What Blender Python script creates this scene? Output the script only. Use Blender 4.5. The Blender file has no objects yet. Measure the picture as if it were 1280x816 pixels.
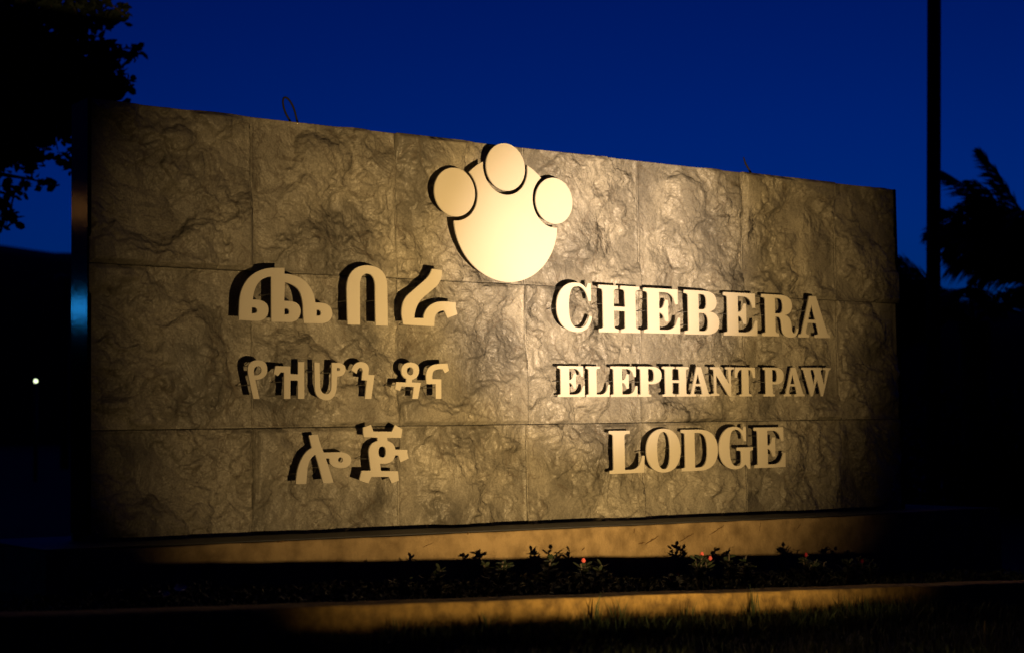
import bpy, bmesh, math, random, re
import numpy as np
from mathutils import Vector, Matrix, Euler

random.seed(7)
rng = np.random.RandomState(7)
SC = bpy.context.scene
COL = SC.collection
R = math.radians

# ------------------------------------------------------------------ camera
cam_data = bpy.data.cameras.new("camera")
cam = bpy.data.objects.new("camera", cam_data)
COL.objects.link(cam)
SC.camera = cam
cam.location = (-2.1733, -5.4950, 0.4282)
cam.rotation_mode = 'QUATERNION'
_m = Matrix.Rotation(-0.63530, 3, 'Z') @ Matrix.Rotation(1.63202, 3, 'X') @ Matrix.Rotation(-0.014535, 3, 'Z')
cam.rotation_quaternion = _m.to_quaternion()
cam_data.sensor_width = 36.0
cam_data.lens = 2000.0 / 1280.0 * 36.0
cam_data.clip_start = 0.05
cam_data.clip_end = 2000.0
cam_data.dof.use_dof = True
cam_data.dof.focus_distance = 6.6
cam_data.dof.aperture_fstop = 2.8

# ------------------------------------------------------------------ sky (blue hour: the sun is below the horizon behind the wall)
world = bpy.data.worlds.new("World")
SC.world = world
world.use_nodes = True
wn, wl = world.node_tree.nodes, world.node_tree.links
wn.clear()
w_out = wn.new('ShaderNodeOutputWorld')
w_bg = wn.new('ShaderNodeBackground')
w_sky = wn.new('ShaderNodeTexSky')
w_sky.sky_type = 'NISHITA'
w_sky.sun_disc = False
w_sky.sun_elevation = R(-5.0)
w_sky.sun_rotation = R(46.0)
w_sky.ozone_density = 6.0
w_sky.dust_density = 0.5
w_tint = wn.new('ShaderNodeMix')
w_tint.data_type = 'RGBA'
w_tint.blend_type = 'MULTIPLY'
w_tint.inputs[0].default_value = 1.0
w_tint.inputs[7].default_value = (0.0, 0.56, 1.0, 1)
wl.new(w_sky.outputs[0], w_tint.inputs[6])
wl.new(w_tint.outputs[2], w_bg.inputs[0])
w_bg.inputs[1].default_value = 0.165
wl.new(w_bg.outputs[0], w_out.inputs[0])

SC.view_settings.view_transform = 'Standard'
SC.view_settings.look = 'None'
SC.view_settings.exposure = 4.0
SC.view_settings.gamma = 1.0

# the flood light standing in the grass outside the frame: position of its lens, and what its beams point at
FLOOD = Vector((-0.556, -5.522, -0.205))
WIDE_AIM = Vector((1.90, 0.0, 0.90))
MID_AIM = Vector((2.33, 0.0, 0.92))
MID_POWER, MID_SIZE, MID_BLEND, MID_COLOR = 135.0, R(29), 1.0, (1.0, 0.64, 0.24)
HOT_AIM = Vector((2.36, 0.0, 1.08))
WIDE_POWER, WIDE_SIZE, WIDE_BLEND, WIDE_COLOR = 80.0, R(38.5), 1.0, (1.0, 0.65, 0.26)
HOT_POWER, HOT_SIZE, HOT_BLEND, HOT_COLOR = 290.0, R(16), 1.0, (1.0, 0.77, 0.60)

# ------------------------------------------------------------------ materials
def mat(name, color, rough=0.7, metal=0.0, spec=0.5, noise=None, bump=None, emit=None):
    """noise = (scale, second colour, contrast low, high), bump = (scale, strength, distance)"""
    m = bpy.data.materials.new(name)
    m.use_nodes = True
    n, l = m.node_tree.nodes, m.node_tree.links
    b = n['Principled BSDF']
    b.inputs['Base Color'].default_value = (*color, 1)
    b.inputs['Roughness'].default_value = rough
    b.inputs['Metallic'].default_value = metal
    b.inputs['Specular IOR Level'].default_value = spec
    tc = n.new('ShaderNodeTexCoord')
    if noise:
        s, c2, lo, hi = noise
        t = n.new('ShaderNodeTexNoise')
        t.inputs['Scale'].default_value = s
        t.inputs['Detail'].default_value = 6
        l.new(tc.outputs['Object'], t.inputs['Vector'])
        r = n.new('ShaderNodeValToRGB')
        r.color_ramp.elements[0].position = lo
        r.color_ramp.elements[1].position = hi
        r.color_ramp.elements[0].color = (*color, 1)
        r.color_ramp.elements[1].color = (*c2, 1)
        l.new(t.outputs[0], r.inputs[0])
        l.new(r.outputs[0], b.inputs['Base Color'])
    if bump:
        s, st, di = bump
        t = n.new('ShaderNodeTexNoise')
        t.inputs['Scale'].default_value = s
        t.inputs['Detail'].default_value = 8
        t.inputs['Roughness'].default_value = 0.65
        l.new(tc.outputs['Object'], t.inputs['Vector'])
        bp = n.new('ShaderNodeBump')
        bp.inputs['Strength'].default_value = st
        bp.inputs['Distance'].default_value = di
        l.new(t.outputs[0], bp.inputs['Height'])
        l.new(bp.outputs[0], b.inputs['Normal'])
    if emit:
        b.inputs['Emission Color'].default_value = (*emit[0], 1)
        b.inputs['Emission Strength'].default_value = emit[1]
    return m

M_STONE = mat('split_face_stone', (0.235, 0.217, 0.18), 0.52, noise=(3.4, (0.10, 0.093, 0.080), 0.38, 0.66), bump=(34, 0.35, 0.006))
def _stone_extra():
    """mineral grain and rusty veining, deepened to imitate shaded crevices, with shapes of their own on top of the large tone noise"""
    m = M_STONE
    n, l = m.node_tree.nodes, m.node_tree.links
    b = n['Principled BSDF']
    tc = [x for x in n if x.type == 'TEX_COORD'][0]
    base = b.inputs['Base Color'].links[0].from_socket
    g = n.new('ShaderNodeTexNoise'); g.inputs['Scale'].default_value = 140; g.inputs['Detail'].default_value = 3
    l.new(tc.outputs['Object'], g.inputs['Vector'])
    gr = n.new('ShaderNodeMapRange'); gr.inputs[1].default_value = 0.3; gr.inputs[2].default_value = 0.7
    gr.inputs[3].default_value = 0.74; gr.inputs[4].default_value = 1.22
    l.new(g.outputs[0], gr.inputs[0])
    mx = n.new('ShaderNodeVectorMath'); mx.operation = 'SCALE'
    l.new(base, mx.inputs[0]); l.new(gr.outputs[0], mx.inputs['Scale'])
    v = n.new('ShaderNodeTexNoise'); v.inputs['Scale'].default_value = 5; v.inputs['Detail'].default_value = 9
    v.inputs['Distortion'].default_value = 1.2
    l.new(tc.outputs['Object'], v.inputs['Vector'])
    vr = n.new('ShaderNodeValToRGB')
    vr.color_ramp.elements[0].position = 0.485; vr.color_ramp.elements[0].color = (0, 0, 0, 1)
    vr.color_ramp.elements[1].position = 0.515; vr.color_ramp.elements[1].color = (0, 0, 0, 1)
    e = vr.color_ramp.elements.new(0.50); e.color = (1, 1, 1, 1)
    l.new(v.outputs[0], vr.inputs[0])
    sc = n.new('ShaderNodeMath'); sc.operation = 'MULTIPLY'; sc.inputs[1].default_value = 0.6  # vein strength raised so the colour also imitates shaded crevices
    l.new(vr.outputs[0], sc.inputs[0])
    mix = n.new('ShaderNodeMix'); mix.data_type = 'RGBA'
    l.new(sc.outputs[0], mix.inputs[0]); l.new(mx.outputs[0], mix.inputs[6])
    mix.inputs[7].default_value = (0.08, 0.062, 0.045, 1)
    l.new(mix.outputs[2], b.inputs['Base Color'])
    # every tile takes its own piece of the rock pattern
    oi = n.new('ShaderNodeObjectInfo'); off = n.new('ShaderNodeVectorMath'); off.operation = 'ADD'
    om = n.new('ShaderNodeMath'); om.operation = 'MULTIPLY'; om.inputs[1].default_value = 37.0
    l.new(oi.outputs['Random'], om.inputs[0]); l.new(tc.outputs['Object'], off.inputs[0]); l.new(om.outputs[0], off.inputs[1])
    for lk in list(l):
        if lk.from_node == tc and lk.to_node != off:
            ts = lk.to_socket; l.remove(lk); l.new(off.outputs[0], ts)
    # broad broken facets, rougher than the tile geometry itself carries
    bn = [x for x in n if x.type == 'BUMP'][0]
    f = n.new('ShaderNodeTexNoise'); f.inputs['Scale'].default_value = 4.6; f.inputs['Detail'].default_value = 7
    f.inputs['Roughness'].default_value = 0.56; f.inputs['Distortion'].default_value = 0.6
    l.new(off.outputs[0], f.inputs['Vector'])
    b2 = n.new('ShaderNodeBump'); b2.inputs['Strength'].default_value = 1.0; b2.inputs['Distance'].default_value = 0.15
    pm = n.new('ShaderNodeTexNoise'); pm.inputs['Scale'].default_value = 4.0; pm.inputs['Detail'].default_value = 2
    l.new(off.outputs[0], pm.inputs['Vector'])
    pr = n.new('ShaderNodeMapRange'); pr.inputs[1].default_value = 0.42; pr.inputs[2].default_value = 0.58
    pr.inputs[3].default_value = 0.45; pr.inputs[4].default_value = 1.0
    l.new(pm.outputs[0], pr.inputs[0]); l.new(pr.outputs[0], b2.inputs['Strength'])
    # chipped facets: cells of a warped Voronoi, each a shallow dome with a sharp border
    wn_ = n.new('ShaderNodeTexNoise'); wn_.inputs['Scale'].default_value = 5; wn_.inputs['Detail'].default_value = 4
    l.new(off.outputs[0], wn_.inputs['Vector'])
    ws = n.new('ShaderNodeVectorMath'); ws.operation = 'SCALE'; ws.inputs['Scale'].default_value = 0.17
    wa = n.new('ShaderNodeVectorMath'); wa.operation = 'ADD'
    l.new(wn_.outputs[1], ws.inputs[0]); l.new(ws.outputs[0], wa.inputs[0]); l.new(off.outputs[0], wa.inputs[1])
    vo = n.new('ShaderNodeTexVoronoi'); vo.inputs['Scale'].default_value = 4.6; vo.inputs['Detail'].default_value = 1.3
    vo.inputs['Roughness'].default_value = 0.30; vo.inputs['Lacunarity'].default_value = 2.6
    l.new(wa.outputs[0], vo.inputs['Vector'])
    ha = n.new('ShaderNodeMath'); ha.operation = 'MULTIPLY_ADD'; ha.inputs[1].default_value = -0.38
    l.new(vo.outputs['Distance'], ha.inputs[0])
    hb = n.new('ShaderNodeMath'); hb.operation = 'MULTIPLY'; hb.inputs[1].default_value = 0.42
    l.new(f.outputs[0], hb.inputs[0]); l.new(hb.outputs[0], ha.inputs[2])
    l.new(ha.outputs[0], b2.inputs['Height']); l.new(b2.outputs[0], bn.inputs['Normal'])
    rr = n.new('ShaderNodeMapRange'); rr.inputs[1].default_value = 0.35; rr.inputs[2].default_value = 0.7
    rr.inputs[3].default_value = 0.62; rr.inputs[4].default_value = 0.38
    l.new(g.outputs[0], rr.inputs[0]); l.new(rr.outputs[0], b.inputs['Roughness'])
_stone_extra()
M_CORE = mat('dark_mortar', (0.03, 0.028, 0.026), 0.95)
M_END = mat('polished_dark_end_cladding', (0.004, 0.004, 0.005), 0.09, spec=0.04, bump=(30, 0.15, 0.002))
M_LETTER = mat('cream_satin_letter', (0.46, 0.425, 0.36), 0.42, spec=0.35, noise=(2.2, (0.50, 0.465, 0.40), 0.3, 0.7), bump=(240, 0.04, 0.001))
M_STEEL = mat('standoff_steel', (0.25, 0.25, 0.25), 0.4, metal=0.8)
M_PLASTER = mat('weathered_plaster', (0.31, 0.22, 0.11), 0.85, noise=(11.0, (0.15, 0.10, 0.045), 0.40, 0.70), bump=(45, 0.8, 0.008))
M_PLASTER2 = mat('rough_plaster', (0.30, 0.19, 0.052), 0.9, noise=(20.0, (0.11, 0.066, 0.018), 0.40, 0.68), bump=(70, 1.0, 0.008))
M_LEDGE = mat('shade_dark_ledge', (0.045, 0.045, 0.05), 0.6, noise=(8, (0.03, 0.03, 0.035), 0.4, 0.6), bump=(50, 0.3, 0.003))  # base colour darkened to stand in for shade on the plinth top
M_STAIN = mat('rust_brown_stain', (0.10, 0.055, 0.02), 0.9)
M_SOIL = mat('dark_soil', (0.035, 0.026, 0.018), 0.95, noise=(12, (0.06, 0.045, 0.03), 0.4, 0.7), bump=(25, 1.0, 0.03))
M_GROUND = mat('dark_turf_ground', (0.030, 0.040, 0.018), 0.95, noise=(4, (0.05, 0.04, 0.022), 0.4, 0.7), bump=(20, 1.0, 0.03))
M_GRASS = mat('grass_blade', (0.025, 0.045, 0.012), 0.7, noise=(3, (0.045, 0.05, 0.015), 0.4, 0.65))
M_STRAW = mat('dry_straw', (0.55, 0.42, 0.12), 0.7)
M_LEAF = mat('dark_tree_leaf', (0.022, 0.036, 0.015), 0.75, noise=(4, (0.035, 0.045, 0.018), 0.4, 0.65))
M_BARK = mat('bark', (0.10, 0.075, 0.05), 0.9, bump=(25, 0.8, 0.02))
M_PALM = mat('palm_leaf', (0.045, 0.075, 0.03), 0.5, noise=(6, (0.065, 0.08, 0.03), 0.4, 0.65))
M_SHRUB = mat('shrub_leaf', (0.020, 0.034, 0.012), 0.7, noise=(9, (0.03, 0.032, 0.012), 0.4, 0.65))
M_TWIG = mat('thorny_stem', (0.10, 0.08, 0.06), 0.8)
M_PETAL = mat('red_petal', (0.30, 0.016, 0.03), 0.55)
M_PETAL2 = mat('salmon_petal', (0.55, 0.10, 0.09), 0.55)
M_PETAL3 = mat('white_petal', (0.80, 0.80, 0.85), 0.6)
M_POLE = mat('dark_painted_pole', (0.03, 0.03, 0.035), 0.5, bump=(40, 0.1, 0.002))
M_WIRE = mat('rusty_rebar', (0.012, 0.010, 0.009), 0.85, bump=(200, 0.4, 0.001))
M_HILL = mat('forested_hill', (0.03, 0.045, 0.022), 1.0, noise=(0.08, (0.045, 0.05, 0.025), 0.4, 0.65))
M_HOUSING = mat('black_lamp_housing', (0.03, 0.03, 0.03), 0.5, metal=0.3)
M_GLASS = mat('frosted_lens', (0.8, 0.8, 0.8), 0.3, emit=((1.0, 0.75, 0.4), 0.5))
M_LAMP_G = mat('lit_pale_green_globe', (0.8, 0.8, 0.8), 0.4, emit=((0.80, 1.0, 0.60), 0.25))
M_LAMP_B = mat('lit_blue_globe', (0.5, 0.6, 0.9), 0.4, emit=((0.02, 0.36, 1.0), 4.5))
M_LAMP_O = mat('lit_amber_globe', (0.8, 0.6, 0.3), 0.4, emit=((1.0, 0.42, 0.10), 0.2))

# ------------------------------------------------------------------ helpers
def tag(o, label=None, cat=None, group=None, kind=None):
    if label: o['label'] = label
    if cat: o['category'] = cat
    if group: o['group'] = group
    if kind: o['kind'] = kind
    return o

def link(name, me, parent=None, loc=None):
    o = bpy.data.objects.new(name, me)
    COL.objects.link(o)
    if parent is not None: o.parent = parent
    if loc is not None: o.location = loc
    return o

def empty(name, loc=(0, 0, 0), rz=0.0):
    o = bpy.data.objects.new(name, None)
    o.empty_display_size = 0.1
    COL.objects.link(o)
    o.location = loc
    o.rotation_euler = (0, 0, rz)
    return o

def mesh(name, verts, faces, material, smooth=False):
    me = bpy.data.meshes.new(name)
    me.from_pydata([tuple(v) for v in verts], [], faces)
    me.materials.append(material)
    if smooth:
        me.polygons.foreach_set('use_smooth', [True] * len(me.polygons))
    me.update()
    return me

def np_mesh(name, V, F, material, smooth=False):
    """V n x 3, F m x k arrays (k = 3 or 4): the fast way in"""
    me = bpy.data.meshes.new(name)
    V = np.asarray(V, np.float32); F = np.asarray(F, np.int32)
    k = F.shape[1]
    me.vertices.add(len(V)); me.vertices.foreach_set('co', V.ravel())
    me.loops.add(F.size); me.loops.foreach_set('vertex_index', F.ravel())
    me.polygons.add(len(F))
    me.polygons.foreach_set('loop_start', np.arange(0, F.size, k, dtype=np.int32))
    if smooth: me.polygons.foreach_set('use_smooth', np.ones(len(F), bool))
    me.materials.append(material)
    me.update(calc_edges=True); me.validate()
    return me

def bevel_mesh(me, width, segs=2):
    bm = bmesh.new(); bm.from_mesh(me)
    bmesh.ops.bevel(bm, geom=bm.edges[:], offset=width, segments=segs, affect='EDGES', profile=0.5)
    bm.to_mesh(me); bm.free()
    return me

def tube(name, pts, radii, material, seg=8, cap=True):
    pts = [Vector(p) for p in pts]
    if not isinstance(radii, (list, tuple)): radii = [radii] * len(pts)
    V, F = [], []
    up = Vector((0.13, 0.21, 1)).normalized()
    for i, p in enumerate(pts):
        d = (pts[min(i + 1, len(pts) - 1)] - pts[max(i - 1, 0)]).normalized()
        a = d.cross(up)
        if a.length < 1e-3: a = d.cross(Vector((1, 0, 0)))
        a.normalize(); b = d.cross(a)
        for k in range(seg):
            t = 2 * math.pi * k / seg
            V.append(p + (a * math.cos(t) + b * math.sin(t)) * radii[i])
        if i:
            o = (i - 1) * seg
            for k in range(seg):
                F.append((o + k, o + (k + 1) % seg, o + seg + (k + 1) % seg, o + seg + k))
    if cap:
        F.append(tuple(range(seg))[::-1]); F.append(tuple(range(len(V) - seg, len(V))))
    return mesh(name, V, F, material, True)

def join_np(parts):
    Vs, Fs, off = [], [], 0
    for V, F in parts:
        Vs.append(V); Fs.append(F + off); off += len(V)
    return np.concatenate(Vs), np.concatenate(Fs)

def value_noise(x, y, seed):
    xi = np.floor(x).astype(np.int64); yi = np.floor(y).astype(np.int64)
    xf = x - xi; yf = y - yi
    xf = xf * xf * (3 - 2 * xf); yf = yf * yf * (3 - 2 * yf)
    def h(a, b):
        n = (a * 374761393 + b * 668265263 + seed * 982451653) & 0xffffffff
        n = ((n ^ (n >> 13)) * 1274126177) & 0xffffffff
        return ((n ^ (n >> 16)) & 0xffff) / 65535.0
    return (h(xi, yi) * (1 - xf) * (1 - yf) + h(xi + 1, yi) * xf * (1 - yf)
            + h(xi, yi + 1) * (1 - xf) * yf + h(xi + 1, yi + 1) * xf * yf)

def fbm(x, y, seed, octaves=4, gain=0.5):
    s = 0; a = 1.0; t = 0
    for o in range(octaves):
        s = s + a * value_noise(x * 2 ** o, y * 2 ** o, seed + o * 17); t += a; a *= gain
    return s / t

# ------------------------------------------------------------------ the sign wall
TW, TH = 0.65499, 0.6
ROWS = [(1.0296, 1.6296), (0.4296, 1.0296), (-0.06, 0.4296)]
COLS = [(k * TW, (k + 1) * TW) for k in range(6)] + [(6 * TW, 6 * TW + 0.4606)]
WALL_X1 = COLS[-1][1]

sign = empty('sign_wall', (0, 0, 0))
tag(sign, 'rough stone clad lodge sign wall with cream raised lettering and paw emblem, lit by a spotlight', 'sign')

def block(name, x0, x1, y0, y1, z0, z1, material, parent=None, bevel=0.0):
    V = [(x, y, z) for x in (x0, x1) for y in (y0, y1) for z in (z0, z1)]
    F = [(0, 1, 3, 2), (4, 6, 7, 5), (0, 4, 5, 1), (2, 3, 7, 6), (0, 2, 6, 4), (1, 5, 7, 3)]
    me = mesh(name, V, F, material)
    if bevel: bevel_mesh(me, bevel)
    return link(name, me, parent)

block('core', 0.012, WALL_X1 - 0.004, 0.0335, 0.150, -0.3, 1.622, M_CORE, sign)

def terrace(q, sharp, keep):
    """broken ledges: flat treads with short steep risers that wander along the contours of q"""
    f = np.floor(q); t = q - f
    k = np.clip((t - 0.5) * sharp + 0.5, 0, 1)
    return f + (1 - keep) * k * k * (3 - 2 * k) + keep * t

def relief(u, v, seed):
    """split-face rock: broad lumps and hollows, broken into ledges, chipped and grainy"""
    r = np.random.RandomState(seed)
    a = r.uniform(0, 3.14)
    cu, cv = u * math.cos(a) - v * math.sin(a), u * math.sin(a) + v * math.cos(a)
    wu = u + 0.07 * (fbm(u * 7, v * 7, seed, 4) - 0.5) * 2
    wv = v + 0.07 * (fbm(u * 7 + 9, v * 7 + 4, seed + 3, 4) - 0.5) * 2
    q = fbm(wu * 4.2, wv * 4.2, seed + 11, 4, 0.45)
    H = 0.0115 * terrace(q * 8.0, 14.0, 0.5)
    q2 = fbm(wu * 9 + 3, wv * 12, seed + 21, 4, 0.5)
    H += 0.0046 * terrace(q2 * 6.0, 8.0, 0.45)
    H += 0.050 * (fbm(wu * 3.2 + 5, wv * 3.2, seed + 31, 2, .4) - 0.5)
    bill = np.abs(fbm(cu * 20, cv * 9, seed + 41, 5, 0.6) * 2 - 1)
    H += 0.006 * bill
    H += 0.0025 * (fbm(u * 60, v * 60, seed + 51, 3, 0.6) - 0.5)
    return H - H.mean()

MOULDS = [11, 23, 37, 59]
_cache = {}
def tile_mesh(w, z0, z1, mould, flip):
    key = (round(w, 3), round(z1 - z0, 3), mould, flip)
    if key in _cache: return _cache[key]
    g = 0.0015                      # half of the joint
    h = z1 - z0
    nx = max(8, int(w / 0.0048)); nz = max(8, int(h / 0.0048))
    xs = np.linspace(g, w - g, nx); zs = np.linspace(g, h - g, nz)
    U, Vv = np.meshgrid(xs, zs, indexing='ij')
    uu, vv = (TW - U, TH - (Vv + (TH - h))) if flip else (U, Vv + (TH - h))
    H = relief(uu, vv, mould)
    edge = np.minimum(np.minimum(U - g, w - g - U), np.minimum(Vv - g, h - g - Vv))
    e = np.clip(edge / 0.018, 0, 1); e = 0.45 + 0.55 * e * e * (3 - 2 * e)
    Y = -e * np.clip(0.003 + 1.7 * H, -0.0105, 0.036)
    V = np.stack([U.ravel(), Y.ravel(), Vv.ravel()], 1)
    I = np.arange(nx * nz).reshape(nx, nz)
    F = np.stack([I[:-1, :-1], I[1:, :-1], I[1:, 1:], I[:-1, 1:]], -1).reshape(-1, 4)
    # skirt back to the bedding plane
    ring = np.concatenate([I[:, 0], I[-1, 1:], I[-2::-1, -1], I[0, -2:0:-1]])
    B = V[ring].copy(); B[:, 1] = 0.0135
    n0 = len(V); rr = np.arange(len(ring)); nx_ = np.roll(rr, -1)
    S = np.stack([ring[rr], n0 + rr, n0 + nx_, ring[nx_]], -1)
    me = np_mesh('tile', np.concatenate([V, B]), np.concatenate([F, S]), M_STONE, True)
    _cache[key] = me
    return me

pattern = [[0, 2, 1, 3, 2, 0, 1], [3, 1, 0, 2, 0, 3, 2], [1, 0, 3, 0, 1, 2, 3]]
for ri, (z0, z1) in enumerate(ROWS):
    for ci, (x0, x1) in enumerate(COLS):
        me = tile_mesh(x1 - x0, z0, z1, MOULDS[pattern[ri][ci]], (ri + 2 * ci) % 3 == 1)
        link('tile', me, sign, (x0, 0.021 + random.uniform(-0.0006, 0.0006), z0))

# side and back cladding of the wall
block('end_panel', -0.004, 0.0105, 0.010, 0.168, 0.06, 1.628, M_END, sign, 0.001)
block('end_panel', WALL_X1 - 0.003, WALL_X1 + 0.010, 0.012, 0.168, -0.06, 1.628, M_END, sign, 0.001)
block('back_panel', 0.0, WALL_X1, 0.1515, 0.170, -0.06, 1.626, M_LEDGE, sign)

# ------------------------------------------------------------------ lettering (outlines in 0.1 mm for the Ethiopic signs, unit boxes for the Latin ones)
def parse(path):
    """SVG-like M L Q C Z -> list of closed point lists"""
    out, cur, p = [], [], None
    for cmd, args in re.findall(r'([MLQCZ])([^MLQCZ]*)', path):
        nums = [float(t) for t in re.findall(r'-?\d+\.?\d*', args)]
        pts = [(nums[i], nums[i + 1]) for i in range(0, len(nums), 2)]
        if cmd == 'M': cur = [pts[0]]; p = pts[0]
        elif cmd == 'L':
            for q in pts: cur.append(q); p = q
        elif cmd == 'Q':
            for k in range(0, len(pts), 2):
                c, q = pts[k], pts[k + 1]
                for i in range(1, 9):
                    t = i / 8
                    cur.append(tuple((1 - t) ** 2 * p[a] + 2 * t * (1 - t) * c[a] + t * t * q[a] for a in (0, 1)))
                p = q
        elif cmd == 'C':
            for k in range(0, len(pts), 3):
                c, e, q = pts[k:k + 3]
                for i in range(1, 15):
                    t = i / 14
                    cur.append(tuple((1 - t) ** 3 * p[a] + 3 * t * (1 - t) ** 2 * c[a] + 3 * t * t * (1 - t) * e[a] + t ** 3 * q[a] for a in (0, 1)))
                p = q
        elif cmd == 'Z':
            if len(cur) > 1 and (abs(cur[0][0] - cur[-1][0]) + abs(cur[0][1] - cur[-1][1])) < 1e-6: cur.pop()
            out.append(cur)
    return out

def slab(name, loops, front, thick, material):
    """flat cut-out with holes: loops in the wall plane (x, z), its front face at y = -front"""
    cu = bpy.data.curves.new(name, 'CURVE')
    cu.dimensions = '2D'; cu.fill_mode = 'BOTH'; cu.extrude = thick / 2 - 0.0006
    cu.bevel_depth = 0.0006; cu.bevel_resolution = 1; cu.offset = -0.0006
    for lp in loops:
        sp = cu.splines.new('POLY')
        sp.points.add(len(lp) - 1)
        for i, (x, z) in enumerate(lp): sp.points[i].co = (x, z, 0, 1)
        sp.use_cyclic_u = True
    tmp = bpy.data.objects.new('tmp', cu)
    COL.objects.link(tmp)
    dg = bpy.context.evaluated_depsgraph_get()
    me = bpy.data.meshes.new_from_object(tmp.evaluated_get(dg))
    bpy.data.objects.remove(tmp); bpy.data.curves.remove(cu)
    me.name = name
    me.materials.clear(); me.materials.append(material)
    # local z (the extrusion) becomes -y
    me.transform(Matrix(((1, 0, 0, 0), (0, 0, -1, -front + thick / 2), (0, 1, 0, 0), (0, 0, 0, 1))))
    me.update()
    return me

PIN = {}
def add_pins(obj, me, front, thick, count=2):
    """steel pins that hold the cut-out off the wall, behind its widest places"""
    fr = [p for p in me.polygons if p.normal.y < -0.9 and abs(p.center.y + front) < 0.002]
    fr.sort(key=lambda p: -p.area)
    used = []
    for p in fr:
        c = p.center
        if all((c - q).length > 0.05 for q in used):
            used.append(c.copy())
            if len(used) == count: break
    key = (front, thick)
    if key not in PIN:
        PIN[key] = tube('standoff_pin', [(0, -(front - thick), 0), (0, 0.02, 0)], 0.0016, M_STEEL, 6)
    for c in used:
        link('standoff_pin', PIN[key], obj, (c.x, 0, c.z))

def letter(loops, front, label, count=2):
    me = slab('letter', loops, front, 0.009, M_LETTER)
    o = link('letter', me, sign)
    o['label'] = label
    add_pins(o, me, front, 0.009, count)
    return o

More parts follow.
